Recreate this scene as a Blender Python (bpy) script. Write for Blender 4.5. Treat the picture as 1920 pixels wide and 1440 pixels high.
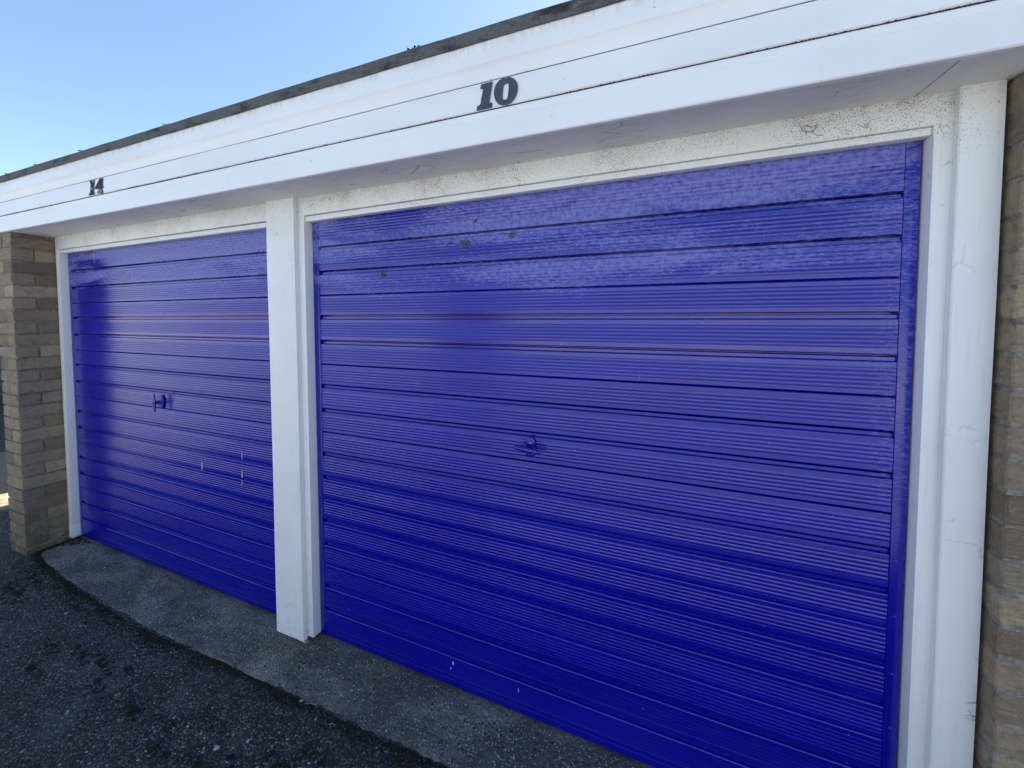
import bpy, bmesh, math, random
from mathutils import Vector, noise
R = math.radians
random.seed(7)
sc = bpy.context.scene
for o in list(bpy.data.objects):
    bpy.data.objects.remove(o)

# ------------------------------------------------------------------ camera, sky, sun, exposure
cam_d = bpy.data.cameras.new('camera')
cam = bpy.data.objects.new('camera', cam_d)
sc.collection.objects.link(cam)
sc.camera = cam
CAM = Vector((1.5848, -1.4800, 1.5282))
YAW, PITCH, ROLL = 0.4273, -0.0454, -0.0033
fw = Vector((-math.sin(YAW)*math.cos(PITCH), math.cos(YAW)*math.cos(PITCH), math.sin(PITCH)))
rt = Vector((math.cos(YAW), math.sin(YAW), 0))
up = rt.cross(fw)
rt2 = rt*math.cos(ROLL) + up*math.sin(ROLL)
up2 = rt2.cross(fw)
from mathutils import Matrix
m = Matrix((rt2, up2, -fw)).transposed().to_4x4()
m.translation = CAM
cam.matrix_world = m
cam_d.sensor_width = 36.0
cam_d.lens = 802.63/1920*36
cam_d.shift_x = (960-921.03)/1920
cam_d.shift_y = (630.1-720)/1920
cam_d.clip_start = 0.02
cam_d.clip_end = 1000

SUN = Vector((0.375, 0.717, 1.0)).normalized()       # towards the sun: behind the garages, to the right
SUN_EL = math.asin(SUN.z)
SUN_AZ = math.atan2(SUN.x, SUN.y)                    # from +Y towards +X
w = bpy.data.worlds.new('World')
sc.world = w
w.use_nodes = True
nt = w.node_tree
nt.nodes.clear()
sky = nt.nodes.new('ShaderNodeTexSky')
sky.sky_type = 'NISHITA'
sky.sun_disc = False
sky.sun_elevation = SUN_EL
sky.sun_rotation = SUN_AZ
sky.altitude = 0
sky.air_density = 1.0
sky.dust_density = 0.6
sky.ozone_density = 2.0
bg = nt.nodes.new('ShaderNodeBackground')
bg.inputs['Strength'].default_value = 0.072
out = nt.nodes.new('ShaderNodeOutputWorld')
nt.links.new(sky.outputs[0], bg.inputs['Color'])
nt.links.new(bg.outputs[0], out.inputs['Surface'])

sd = bpy.data.lights.new('sun', 'SUN')
sd.energy = 5.0
sd.angle = R(0.53)
sd.color = (1.0, 0.965, 0.92)
so = bpy.data.objects.new('sun', sd)
sc.collection.objects.link(so)
so.location = (3, 6, 9)
so.rotation_euler = SUN.to_track_quat('Z', 'Y').to_euler()

sc.view_settings.view_transform = 'Standard'
sc.view_settings.look = 'None'
sc.view_settings.gamma = 1.0
sc.view_settings.use_curve_mapping = False
sc.view_settings.exposure = 1.92
sc.render.engine = 'CYCLES'
sc.cycles.use_denoising = True
sc.cycles.max_bounces = 8
sc.cycles.diffuse_bounces = 4
sc.cycles.sample_clamp_indirect = 8.0

COL = sc.collection

# ------------------------------------------------------------------ node helpers
class NB:
    def __init__(s, name):
        s.m = bpy.data.materials.new(name)
        s.m.use_nodes = True
        s.t = s.m.node_tree
        s.b = s.t.nodes['Principled BSDF']
    def n(s, kind, **kw):
        x = s.t.nodes.new(kind)
        for k, v in kw.items():
            setattr(x, k, v)
        return x
    def l(s, a, b):
        s.t.links.new(a, b)
    def val(s, x, sock):
        if isinstance(x, (int, float)):
            sock.default_value = x
        elif isinstance(x, (tuple, list)):
            sock.default_value = tuple(x) + ((1.0,) if len(x) == 3 and sock.type == 'RGBA' else ())
        else:
            s.l(x, sock)
    def math(s, op, a, b=0.0, c=None, clamp=False):
        x = s.n('ShaderNodeMath', operation=op, use_clamp=clamp)
        s.val(a, x.inputs[0]); s.val(b, x.inputs[1])
        if c is not None: s.val(c, x.inputs[2])
        return x.outputs[0]
    def mix(s, f, a, b, mode='MIX'):
        x = s.n('ShaderNodeMix', data_type='RGBA', blend_type=mode)
        s.val(f, x.inputs[0]); s.val(a, x.inputs[6]); s.val(b, x.inputs[7])
        return x.outputs[2]
    def pos(s):
        return s.n('ShaderNodeNewGeometry').outputs['Position']
    def obj(s):
        return s.n('ShaderNodeTexCoord').outputs['Object']
    def sep(s, v):
        x = s.n('ShaderNodeSeparateXYZ'); s.l(v, x.inputs[0])
        return x.outputs
    def scale(s, v, sx, sy, sz):
        x = s.n('ShaderNodeVectorMath', operation='MULTIPLY')
        s.l(v, x.inputs[0]); x.inputs[1].default_value = (sx, sy, sz)
        return x.outputs[0]
    def noise(s, v, scale, detail=4, rough=0.55, dist=0.0):
        x = s.n('ShaderNodeTexNoise')
        s.l(v, x.inputs['Vector'])
        x.inputs['Scale'].default_value = scale; x.inputs['Detail'].default_value = detail
        x.inputs['Roughness'].default_value = rough; x.inputs['Distortion'].default_value = dist
        return x.outputs['Fac']
    def voro(s, v, scale, feature='F1', rnd=1.0):
        x = s.n('ShaderNodeTexVoronoi', feature=feature)
        s.l(v, x.inputs['Vector']); x.inputs['Scale'].default_value = scale
        x.inputs['Randomness'].default_value = rnd
        return x.outputs
    def ramp(s, f, *stops):
        x = s.n('ShaderNodeValToRGB')
        e = x.color_ramp.elements
        while len(e) < len(stops): e.new(0.5)
        for i, (p, c) in enumerate(stops):
            e[i].position = p
            e[i].color = (c, c, c, 1) if isinstance(c, (int, float)) else tuple(c) + (1,)
        s.l(f, x.inputs[0])
        return x.outputs[0]
    def step(s, f, lo, hi):
        x = s.n('ShaderNodeMapRange', interpolation_type='SMOOTHSTEP')
        s.val(f, x.inputs[0]); s.val(lo, x.inputs[1]); s.val(hi, x.inputs[2])
        return x.outputs[0]
    def bump(s, h, strength, dist, normal=None):
        x = s.n('ShaderNodeBump')
        x.inputs['Strength'].default_value = strength; x.inputs['Distance'].default_value = dist
        s.l(h, x.inputs['Height'])
        if normal is not None: s.l(normal, x.inputs['Normal'])
        return x.outputs[0]
    def set(s, color=None, rough=None, normal=None, spec=None, metal=None, coat=None, coat_rough=None):
        for k, v in (('Base Color', color), ('Roughness', rough), ('Specular IOR Level', spec), ('Metallic', metal),
                     ('Coat Weight', coat), ('Coat Roughness', coat_rough)):
            if v is not None: s.val(v, s.b.inputs[k])
        if normal is not None: s.l(normal, s.b.inputs['Normal'])
        return s.m

# ------------------------------------------------------------------ materials
def mat_blue():
    k = NB('blue_gloss_paint')
    p = k.pos()
    xyz = k.sep(p)
    n1 = k.noise(k.scale(p, 0.35, 1, 2.2), 3.4, 4, 0.62, 0.6)          # streaked along the slats
    n2 = k.noise(k.scale(p, 5, 12, 24), 9.0, 4, 0.72)
    n3 = k.noise(p, 60.0, 3, 0.7)
    high = k.step(xyz[2], 1.25, 1.98)                                  # upper slats: chalky weathering, strengthened to paint in flare haze
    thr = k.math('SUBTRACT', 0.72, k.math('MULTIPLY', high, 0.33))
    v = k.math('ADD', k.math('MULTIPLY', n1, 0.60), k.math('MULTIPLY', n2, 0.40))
    chalk_haze = k.step(v, thr, k.math('ADD', thr, 0.13))
    chalk_haze = k.math('MULTIPLY', chalk_haze, k.math('ADD', 0.35, k.math('MULTIPLY', k.step(n3, 0.36, 0.60), 0.65)))
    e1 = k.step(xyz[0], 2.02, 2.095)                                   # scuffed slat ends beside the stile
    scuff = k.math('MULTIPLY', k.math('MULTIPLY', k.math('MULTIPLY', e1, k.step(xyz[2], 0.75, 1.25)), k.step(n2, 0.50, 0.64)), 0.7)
    chalk_haze = k.math('MAXIMUM', chalk_haze, scuff)
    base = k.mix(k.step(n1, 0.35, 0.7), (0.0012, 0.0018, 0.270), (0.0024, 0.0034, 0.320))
    col = k.mix(k.math('MULTIPLY', chalk_haze, 0.70), base, (0.225, 0.23, 0.56))
    vs = k.voro(p, 38)                                                 # tiny pale specks
    vc = k.sep(vs['Color'])
    speck = k.math('MULTIPLY', k.math('LESS_THAN', vs['Distance'], 0.045), k.math('GREATER_THAN', vc[0], 0.90))
    col = k.mix(speck, col, (0.55, 0.57, 0.72))
    rough = k.math('ADD', k.math('ADD', 0.10, k.math('MULTIPLY', chalk_haze, 0.34)), k.math('MULTIPLY', n1, 0.16))
    h = k.math('ADD', k.math('MULTIPLY', k.noise(k.scale(p, 0.5, 1, 6), 14, 2, 0.6), 0.30), k.math('MULTIPLY', n3, 0.10))
    h = k.math('ADD', h, k.math('MULTIPLY', k.noise(k.scale(p, 1, 1, 0.6), 2.6, 1), 4.5))
    return k.set(col, rough, k.bump(h, 0.26, 0.0022), spec=0.6)

def mat_white(name, mould=1.0, tint=(0.785, 0.795, 0.80), grime_z=(1.80, 2.08)):
    k = NB(name)
    p = k.pos()
    xyz = k.sep(p)
    big = k.noise(p, 3.0, 5, 0.6)
    col = k.mix(k.step(big, 0.4, 0.8), tint, tuple(c*0.93 for c in tint))
    # green-black mould specks that grow thick under the eaves and thin out downwards
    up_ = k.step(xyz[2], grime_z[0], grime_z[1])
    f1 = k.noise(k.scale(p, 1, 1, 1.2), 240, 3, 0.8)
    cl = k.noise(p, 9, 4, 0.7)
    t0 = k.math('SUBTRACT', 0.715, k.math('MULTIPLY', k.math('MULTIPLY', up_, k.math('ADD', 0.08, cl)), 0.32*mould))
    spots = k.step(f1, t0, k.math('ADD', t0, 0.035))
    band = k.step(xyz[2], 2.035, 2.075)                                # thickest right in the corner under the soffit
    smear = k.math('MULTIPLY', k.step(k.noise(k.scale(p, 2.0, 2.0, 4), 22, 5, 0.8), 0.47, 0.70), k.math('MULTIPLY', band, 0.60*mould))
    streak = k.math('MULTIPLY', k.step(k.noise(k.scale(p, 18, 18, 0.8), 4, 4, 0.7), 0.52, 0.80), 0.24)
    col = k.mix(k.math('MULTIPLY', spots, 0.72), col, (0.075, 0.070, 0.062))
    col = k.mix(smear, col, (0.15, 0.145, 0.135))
    col = k.mix(streak, col, (0.42, 0.40, 0.35))
    # hair cracks in the old paint, mostly high up
    wv = k.n('ShaderNodeVectorMath', operation='ADD')
    k.l(p, wv.inputs[0])
    nz = k.n('ShaderNodeTexNoise'); k.l(p, nz.inputs['Vector']); nz.inputs['Scale'].default_value = 14; nz.inputs['Detail'].default_value = 3
    sc3 = k.scale(nz.outputs['Color'], 0.09, 0.09, 0.09); k.l(sc3, wv.inputs[1])
    ed = k.voro(wv.outputs[0], 6.5, 'DISTANCE_TO_EDGE')['Distance']
    crk = k.math('MULTIPLY', k.math('LESS_THAN', ed, 0.010), k.math('MULTIPLY', k.step(cl, 0.57, 0.63), k.math('ADD', 0.45, k.step(xyz[2], 1.75, 2.0))), clamp=True)
    col = k.mix(k.math('MULTIPLY', crk, 0.42), col, (0.16, 0.15, 0.14))
    # splashes near the ground
    low = k.math('MULTIPLY', k.math('SUBTRACT', 1.0, k.step(xyz[2], 0.0, 0.35)), k.step(k.noise(p, 34, 6, 0.75), 0.52, 0.70))
    col = k.mix(k.math('MULTIPLY', low, 0.42), col, (0.22, 0.20, 0.17))
    rough = k.math('ADD', 0.30, k.math('MULTIPLY', k.noise(p, 12, 4), 0.3))
    h = k.math('ADD', k.noise(k.scale(p, 22, 22, 1.4), 8, 4, 0.6), k.math('MULTIPLY', k.noise(p, 170, 3), 0.35))
    return k.set(col, rough, k.bump(h, 0.22, 0.0015), spec=0.4)

def mat_fascia():
    k = NB('fascia_paint')
    p = k.pos()
    xyz = k.sep(p)
    big = k.noise(k.scale(p, 0.6, 1, 2), 2.5, 5, 0.6)
    col = k.mix(k.step(big, 0.35, 0.75), (0.815, 0.825, 0.84), (0.75, 0.76, 0.775))
    vs = k.voro(p, 26)
    vc = k.sep(vs['Color'])
    spots = k.math('MULTIPLY', k.math('LESS_THAN', vs['Distance'], 0.065), k.math('GREATER_THAN', vc[0], 0.80))
    col = k.mix(k.math('MULTIPLY', spots, 0.6), col, (0.20, 0.17, 0.13))
    # rusty run-off just below the roof edging
    rel = k.math('ADD', xyz[2], k.math('MULTIPLY', xyz[0], 0.0048))
    edge = k.step(rel, 2.318, 2.356)
    run = k.math('MULTIPLY', edge, k.step(k.noise(k.scale(p, 9, 9, 1.2), 6, 6, 0.7), 0.40, 0.72))
    col = k.mix(k.math('MULTIPLY', run, 0.55), col, (0.42, 0.30, 0.22))
    dirt = k.step(k.noise(k.scale(p, 10, 10, 2), 5, 6, 0.75), 0.56, 0.80)
    col = k.mix(k.math('MULTIPLY', dirt, 0.16), col, (0.40, 0.38, 0.34))
    h = k.math('ADD', k.noise(k.scale(p, 1.4, 1, 26), 7, 4, 0.6), k.math('MULTIPLY', k.noise(p, 190, 2), 0.3))
    return k.set(col, k.math('ADD', 0.28, k.math('MULTIPLY', k.noise(p, 9, 4), 0.25)), k.bump(h, 0.14, 0.0014), spec=0.4)

def mat_soffit():
    k = NB('soffit_paint')
    p = k.pos()
    big = k.noise(p, 3.0, 6, 0.65)
    col = k.mix(k.step(big, 0.35, 0.7), (0.80, 0.785, 0.735), (0.70, 0.685, 0.64))
    sm = k.step(k.noise(k.scale(p, 3, 9, 3), 7, 7, 0.8), 0.58, 0.74)
    col = k.mix(k.math('MULTIPLY', sm, 0.5), col, (0.20, 0.19, 0.19))
    cr = k.voro(k.scale(p, 2.0, 6.0, 2.0), 3.4, 'DISTANCE_TO_EDGE')['Distance']
    crack = k.math('MULTIPLY', k.math('LESS_THAN', cr, 0.010), k.step(k.noise(p, 5, 4), 0.50, 0.56))
    col = k.mix(k.math('MULTIPLY', crack, 0.75), col, (0.10, 0.10, 0.10))
    return k.set(col, 0.6, k.bump(k.noise(p, 60, 5, 0.7), 0.2, 0.002), spec=0.3)

def mat_felt():
    k = NB('mineral_felt')
    p = k.pos()
    n = k.noise(p, 380, 3, 0.7)
    big = k.noise(k.scale(p, 1.0, 1, 2.5), 7, 6, 0.7)
    col = k.ramp(n, (0.30, (0.055, 0.057, 0.060)), (0.55, (0.12, 0.122, 0.122)), (0.75, (0.27, 0.265, 0.25)))
    col = k.mix(k.step(big, 0.48, 0.68), col, (0.028, 0.030, 0.028))
    lich = k.step(k.noise(p, 21, 6, 0.75), 0.60, 0.70)
    col = k.mix(k.math('MULTIPLY', lich, 0.5), col, (0.19, 0.19, 0.16))
    return k.set(col, 0.9, k.bump(n, 0.6, 0.003), spec=0.25)

def mat_brick(name='buff_brick'):
    k = NB(name)
    oi = k.n('ShaderNodeObjectInfo')
    r = oi.outputs['Random']
    p = k.pos()
    xyz = k.sep(p)
    col = k.ramp(r, (0.0, (0.22, 0.168, 0.118)), (0.25, (0.40, 0.318, 0.210)), (0.45, (0.305, 0.236, 0.168)), (0.65, (0.48, 0.388, 0.252)), (0.82, (0.20, 0.150, 0.122)), (1.0, (0.365, 0.305, 0.222)))
    n1 = k.noise(k.scale(p, 1, 1, 1.6), 26, 6, 0.7)
    col = k.mix(k.step(n1, 0.42, 0.70), col, k.mix(0.5, col, (0.13, 0.11, 0.09)))
    n2 = k.noise(p, 95, 4, 0.7)
    col = k.mix(k.math('MULTIPLY', k.step(n2, 0.55, 0.74), 0.5), col, (0.47, 0.40, 0.29))
    n3 = k.noise(p, 160, 3, 0.7)
    col = k.mix(k.math('MULTIPLY', k.step(n3, 0.60, 0.70), 0.6), col, (0.09, 0.075, 0.06))
    moss = k.math('MULTIPLY', k.math('SUBTRACT', 1.0, k.step(xyz[2], 0.02, 0.36)), k.step(k.noise(p, 14, 6, 0.7), 0.40, 0.64))
    col = k.mix(k.math('MULTIPLY', moss, 0.75), col, (0.075, 0.085, 0.040))
    crease = k.noise(k.scale(p, 10, 10, 42), 3.0, 6, 0.75, 0.9)
    h = k.math('ADD', k.math('MULTIPLY', crease, 1.0), k.math('MULTIPLY', n2, 0.6))
    return k.set(col, 0.92, k.bump(h, 0.9, 0.009), spec=0.2)

def mat_mortar():
    k = NB('mortar')
    p = k.pos()
    n = k.noise(p, 60, 6, 0.75)
    col = k.mix(k.step(n, 0.35, 0.7), (0.20, 0.188, 0.160), (0.40, 0.38, 0.33))
    col = k.mix(k.math('MULTIPLY', k.step(k.noise(p, 11, 5), 0.5, 0.68), 0.6), col, (0.10, 0.092, 0.075))
    return k.set(col, 0.95, k.bump(k.noise(p, 190, 5, 0.8), 0.8, 0.006), spec=0.15)

def mat_asphalt():
    k = NB('old_tarmac')
    p = k.pos()
    xyz = k.sep(p)
    v = k.voro(p, 105)
    vc = k.sep(v['Color'])
    tone = k.ramp(vc[0], (0.0, (0.026, 0.026, 0.026)), (0.5, (0.075, 0.075, 0.074)), (0.86, (0.15, 0.15, 0.147)), (0.97, (0.27, 0.265, 0.255)), (1.0, (0.60, 0.59, 0.56)))
    col = k.mix(k.step(v['Distance'], 0.30, 0.62), tone, (0.020, 0.020, 0.020))
    big = k.noise(p, 1.7, 5, 0.6)
    col = k.mix(k.math('MULTIPLY', k.step(big, 0.40, 0.72), 0.55), col, (0.030, 0.032, 0.030))
    dust = k.step(k.noise(p, 4.3, 6, 0.68), 0.46, 0.72)
    col = k.mix(k.math('MULTIPLY', dust, 0.32), col, (0.16, 0.16, 0.158))
    h = k.math('ADD', k.math('SUBTRACT', 1.0, v['Distance']), k.math('MULTIPLY', k.noise(p, 300, 3), 0.5))
    return k.set(col, k.math('ADD', 0.62, k.math('MULTIPLY', vc[1], 0.3)), k.bump(h, 0.9, 0.006), spec=0.35)

def mat_concrete(name='apron_concrete', tint=(0.225, 0.218, 0.188), pits=True, damp=0.74):
    k = NB(name)
    p = k.pos()
    v = k.voro(p, 95)
    vc = k.sep(v['Color'])
    agg = k.ramp(vc[0], (0.0, tuple(c*0.30 for c in tint)), (0.40, tuple(c*0.8 for c in tint)), (0.8, tuple(c*1.3 for c in tint)), (0.95, tuple(c*1.7 for c in tint)), (1.0, tuple(c*2.6 for c in tint)))
    col = k.mix(k.math('MULTIPLY', k.step(v['Distance'], 0.60, 0.30), 0.9), tint, agg)
    wet = k.noise(k.scale(p, 1, 1.8, 1), 2.6, 6, 0.62)
    col = k.mix(k.math('MULTIPLY', k.step(wet, 0.38, 0.58), damp), col, (0.060, 0.061, 0.060))
    moss = k.step(k.noise(p, 3.7, 6, 0.7), 0.56, 0.72)
    col = k.mix(k.math('MULTIPLY', moss, 0.40), col, (0.13, 0.135, 0.075))
    h = k.math('ADD', k.math('MULTIPLY', k.math('SUBTRACT', 1.0, v['Distance']), 0.7), k.noise(p, 210, 4, 0.7))
    if pits:
        pv = k.voro(p, 46)
        pc = k.sep(pv['Color'])
        pn = k.step(k.noise(p, 3.1, 4), 0.44, 0.62)
        pit = k.math('MULTIPLY', k.math('LESS_THAN', pv['Distance'], k.math('MULTIPLY', pc[1], 0.34)), k.math('GREATER_THAN', k.math('MULTIPLY', pc[0], k.math('ADD', 0.35, pn)), 0.55))
        col = k.mix(k.math('MULTIPLY', pit, 0.8), col, (0.020, 0.020, 0.021))
        h = k.math('SUBTRACT', h, k.math('MULTIPLY', pit, 1.6))
    return k.set(col, 0.88, k.bump(h, 0.85, 0.006), spec=0.25)

def mat_plain(name, c1, c2, scale=20, rough=0.7, bump=0.3, dist=0.003, spec=0.3, lo=0.35, hi=0.68):
    k = NB(name)
    p = k.obj()
    n = k.noise(p, scale, 6, 0.7)
    col = k.mix(k.step(n, lo, hi), c1, c2)
    return k.set(col, rough, k.bump(k.noise(p, scale*4, 4, 0.7), bump, dist), spec=spec)

def mat_brickwall():
    k = NB('brick_wall_texture')
    tc = k.pos()
    xyz = k.sep(tc)
    c = k.n('ShaderNodeCombineXYZ')
    k.l(k.math('ADD', xyz[0], xyz[1]), c.inputs[0]); k.l(xyz[2], c.inputs[1])
    b = k.n('ShaderNodeTexBrick')
    k.l(c.outputs[0], b.inputs['Vector'])
    b.inputs['Scale'].default_value = 1.0
    b.inputs['Brick Width'].default_value = 0.2386
    b.inputs['Row Height'].default_value = 0.0785
    b.inputs['Mortar Size'].default_value = 0.005
    b.inputs['Color1'].default_value = (0.34, 0.29, 0.21, 1)
    b.inputs['Color2'].default_value = (0.22, 0.18, 0.14, 1)
    b.inputs['Mortar'].default_value = (0.27, 0.25, 0.21, 1)
    return k.set(b.outputs['Color'], 0.9, k.bump(k.noise(tc, 70, 5), 0.4, 0.004), spec=0.2)

M = dict(
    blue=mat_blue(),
    white=mat_white('white_timber_paint', 0.9),
    white_post=mat_white('white_cover_board_paint', 0.75, grime_z=(1.70, 2.10)),
    fascia=mat_fascia(), soffit=mat_soffit(), felt=mat_felt(),
    brick=mat_brick(), mortar=mat_mortar(), asphalt=mat_asphalt(),
    concrete=mat_concrete(), path=mat_concrete('path_concrete', (0.25, 0.225, 0.150), False, 0.2),
    bounce_yard=mat_concrete('bounce_concrete', (0.215, 0.217, 0.215), False, 0.12),
    slate=mat_plain('slate_plastic', (0.035, 0.045, 0.062), (0.060, 0.072, 0.092), 40, 0.42, 0.05, 0.001, 0.5),
    navy_num=mat_plain('navy_plastic', (0.006, 0.009, 0.030), (0.010, 0.015, 0.045), 60, 0.6, 0.1, 0.001, 0.25),
    flake=mat_plain('flaked_plastic', (0.30, 0.31, 0.30), (0.16, 0.17, 0.17), 120, 0.8, 0.4, 0.002),
    dark=mat_plain('dark_gap', (0.012, 0.012, 0.013), (0.02, 0.02, 0.02), 30, 0.95, 0.3, 0.003, 0.1),
    dirt=mat_plain('gap_dirt', (0.040, 0.034, 0.028), (0.10, 0.09, 0.07), 90, 0.95, 0.6, 0.004, 0.1),
    moss=mat_plain('dark_moss', (0.016, 0.018, 0.011), (0.034, 0.036, 0.020), 60, 0.95, 0.5, 0.004, 0.15),
    lichen=mat_plain('olive_lichen', (0.105, 0.100, 0.045), (0.185, 0.175, 0.085), 160, 0.95, 0.6, 0.004, 0.1),
    drip=mat_plain('white_paint_drip', (0.62, 0.63, 0.72), (0.45, 0.46, 0.60), 200, 0.6, 0.3, 0.001),
    stone=mat_plain('pale_stone', (0.55, 0.53, 0.49), (0.38, 0.37, 0.34), 150, 0.8, 0.4, 0.002),
    grit=mat_plain('tarmac_grit', (0.035, 0.035, 0.036), (0.34, 0.335, 0.32), 130, 0.75, 0.1, 0.001, 0.3, 0.46, 0.60),
    agg=mat_plain('apron_stones', (0.035, 0.035, 0.034), (0.46, 0.45, 0.41), 110, 0.8, 0.1, 0.001, 0.3, 0.48, 0.56),
    stem=mat_plain('dry_stem', (0.40, 0.34, 0.22), (0.27, 0.22, 0.14), 60, 0.8, 0.2, 0.001),
    tendril=mat_plain('dry_tendril', (0.035, 0.024, 0.020), (0.06, 0.045, 0.035), 60, 0.9, 0.3, 0.001),
    web=mat_plain('cobweb_thread', (0.20, 0.19, 0.17), (0.12, 0.115, 0.10), 60, 0.9, 0.1, 0.001),
    navy=mat_plain('navy_door_paint', (0.008, 0.012, 0.040), (0.012, 0.018, 0.052), 8, 0.5, 0.1, 0.002, 0.4),
    cream=mat_plain('cream_door_paint', (0.70, 0.68, 0.62), (0.62, 0.60, 0.55), 5, 0.5, 0.1, 0.002, 0.4),
    wall=mat_brickwall(),
)

# ------------------------------------------------------------------ mesh helpers
def link(name, me, mat, parent=None, loc=None):
    o = bpy.data.objects.new(name, me)
    if mat is not None and not me.materials:
        me.materials.append(M[mat] if isinstance(mat, str) else mat)
    COL.objects.link(o)
    if parent is not None: o.parent = parent
    if loc is not None: o.location = loc
    return o

def mesh(name, vs, fs, smooth=None):
    me = bpy.data.meshes.new(name)
    me.from_pydata(vs, [], fs)
    me.update()
    if smooth is not None:
        me.polygons.foreach_set('use_smooth', [True]*len(me.polygons))
        me.set_sharp_from_angle(angle=R(smooth))
    return me

def empty(name, loc=(0, 0, 0), parent=None):
    o = bpy.data.objects.new(name, None)
    o.empty_display_size = 0.1
    o.location = loc
    COL.objects.link(o)
    if parent is not None: o.parent = parent
    return o

def tag(o, label=None, cat=None, group=None, kind=None):
    if label: o['label'] = label
    if cat: o['category'] = cat
    if group: o['group'] = group
    if kind: o['kind'] = kind
    return o

def box_me(name, x0, x1, y0, y1, z0, z1, bev=0.0, seg=2, zf=None, smooth=40):
    """bevelled box; zf(x,y,z) may shift z"""
    bm = bmesh.new()
    bmesh.ops.create_cube(bm, size=1.0)
    for v in bm.verts:
        v.co = Vector(((x0+x1)/2 + v.co.x*(x1-x0), (y0+y1)/2 + v.co.y*(y1-y0), (z0+z1)/2 + v.co.z*(z1-z0)))
    if bev > 0:
        bmesh.ops.bevel(bm, geom=bm.edges[:], offset=bev, segments=seg, profile=0.5, affect='EDGES')
    if zf:
        for v in bm.verts: v.co.z += zf(v.co.x, v.co.y, v.co.z)
    me = bpy.data.meshes.new(name)
    bm.to_mesh(me); bm.free()
    me.polygons.foreach_set('use_smooth', [True]*len(me.polygons))
    me.set_sharp_from_angle(angle=R(smooth))
    return me

def box(name, x0, x1, y0, y1, z0, z1, mat, parent=None, bev=0.0, seg=2, zf=None):
    return link(name, box_me(name, x0, x1, y0, y1, z0, z1, bev, seg, zf), mat, parent)

def prism_x(name, prof, x0, x1, nseg=1, zf=None, wob=0.0, smooth=32, seed=0.0, cap=True):
    """closed (y,z) profile swept along X"""
    n = len(prof); vs = []; fs = []
    for i in range(nseg+1):
        x = x0 + (x1-x0)*i/nseg
        for (y, z) in prof:
            dz = zf(x, y, z) if zf else 0.0
            dy = wob*noise.noise(Vector((x*2.1+seed, z*3.0, seed))) if wob else 0.0
            vs.append((x, y+dy, z+dz))
    for i in range(nseg):
        for j in range(n):
            a = i*n+j; b = i*n+(j+1) % n
            fs.append((a, b, b+n, a+n))
    if cap:
        fs.append(tuple(range(n-1, -1, -1))); fs.append(tuple(nseg*n+j for j in range(n)))
    me = mesh(name, vs, fs, smooth)
    bm = bmesh.new(); bm.from_mesh(me); bmesh.ops.recalc_face_normals(bm, faces=bm.faces[:]); bm.to_mesh(me); bm.free()
    return me

def extrude_poly(name, outer, depth, inner=None, y=0.0, bev=0.0006):
    """(x,z) outline, optional hole, extruded from y to y-depth"""
    bm = bmesh.new()
    def loop(pts):
        v = [bm.verts.new((p[0], y, p[1])) for p in pts]
        return [bm.edges.new((v[i], v[(i+1) % len(v)])) for i in range(len(v))]
    es = loop(outer)
    if inner: es += loop(inner)
    r = bmesh.ops.triangle_fill(bm, edges=es, use_beauty=True)
    fs = [f for f in r['geom'] if isinstance(f, bmesh.types.BMFace)]
    ex = bmesh.ops.extrude_face_region(bm, geom=fs)
    for v in [g for g in ex['geom'] if isinstance(g, bmesh.types.BMVert)]:
        v.co.y -= depth
    bmesh.ops.recalc_face_normals(bm, faces=bm.faces[:])
    me = bpy.data.meshes.new(name)
    bm.to_mesh(me); bm.free()
    return me

def tube(name, pts, rad, n=6, taper=1.0):
    vs, fs = [], []
    P = [Vector(p) for p in pts]
    for i, p in enumerate(P):
        d = (P[min(i+1, len(P)-1)] - P[max(i-1, 0)]).normalized()
        a = d.orthogonal().normalized(); b = d.cross(a)
        r = rad*(1 + (taper-1)*i/(len(P)-1))
        for j in range(n):
            t = 2*math.pi*j/n
            vs.append(tuple(p + a*(r*math.cos(t)) + b*(r*math.sin(t))))
    for i in range(len(P)-1):
        for j in range(n):
            fs.append((i*n+j, i*n+(j+1) % n, (i+1)*n+(j+1) % n, (i+1)*n+j))
    fs.append(tuple(range(n-1, -1, -1))); fs.append(tuple((len(P)-1)*n+j for j in range(n)))
    return mesh(name, vs, fs, 60)

ICO = None
def clod(vs, fs, c, r, flat=1.0, rng=random):
    """append a rough little octahedral lump"""
    b = len(vs)
    a = rng.random()*6.28
    for (dx, dy, dz) in ((1, 0, 0), (0, 1, 0), (-1, 0, 0), (0, -1, 0), (0, 0, 1), (0, 0, -1)):
        q = r*(0.6+0.7*rng.random())
        x = dx*math.cos(a)-dy*math.sin(a); y = dx*math.sin(a)+dy*math.cos(a)
        vs.append((c[0]+x*q+rng.uniform(-.25, .25)*r, c[1]+y*q+rng.uniform(-.25, .25)*r, c[2]+dz*q*flat))
    for t in ((0, 1, 4), (1, 2, 4), (2, 3, 4), (3, 0, 4), (1, 0, 5), (2, 1, 5), (3, 2, 5), (0, 3, 5)):
        fs.append(tuple(b+i for i in t))

def lerp_table(tab, x):
    if x <= tab[0][0]: return tab[0][1]
    for (a, ya), (b, yb) in zip(tab, tab[1:]):
        if x <= b: return ya + (yb-ya)*(x-a)/(b-a)
    return tab[-1][1]

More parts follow.
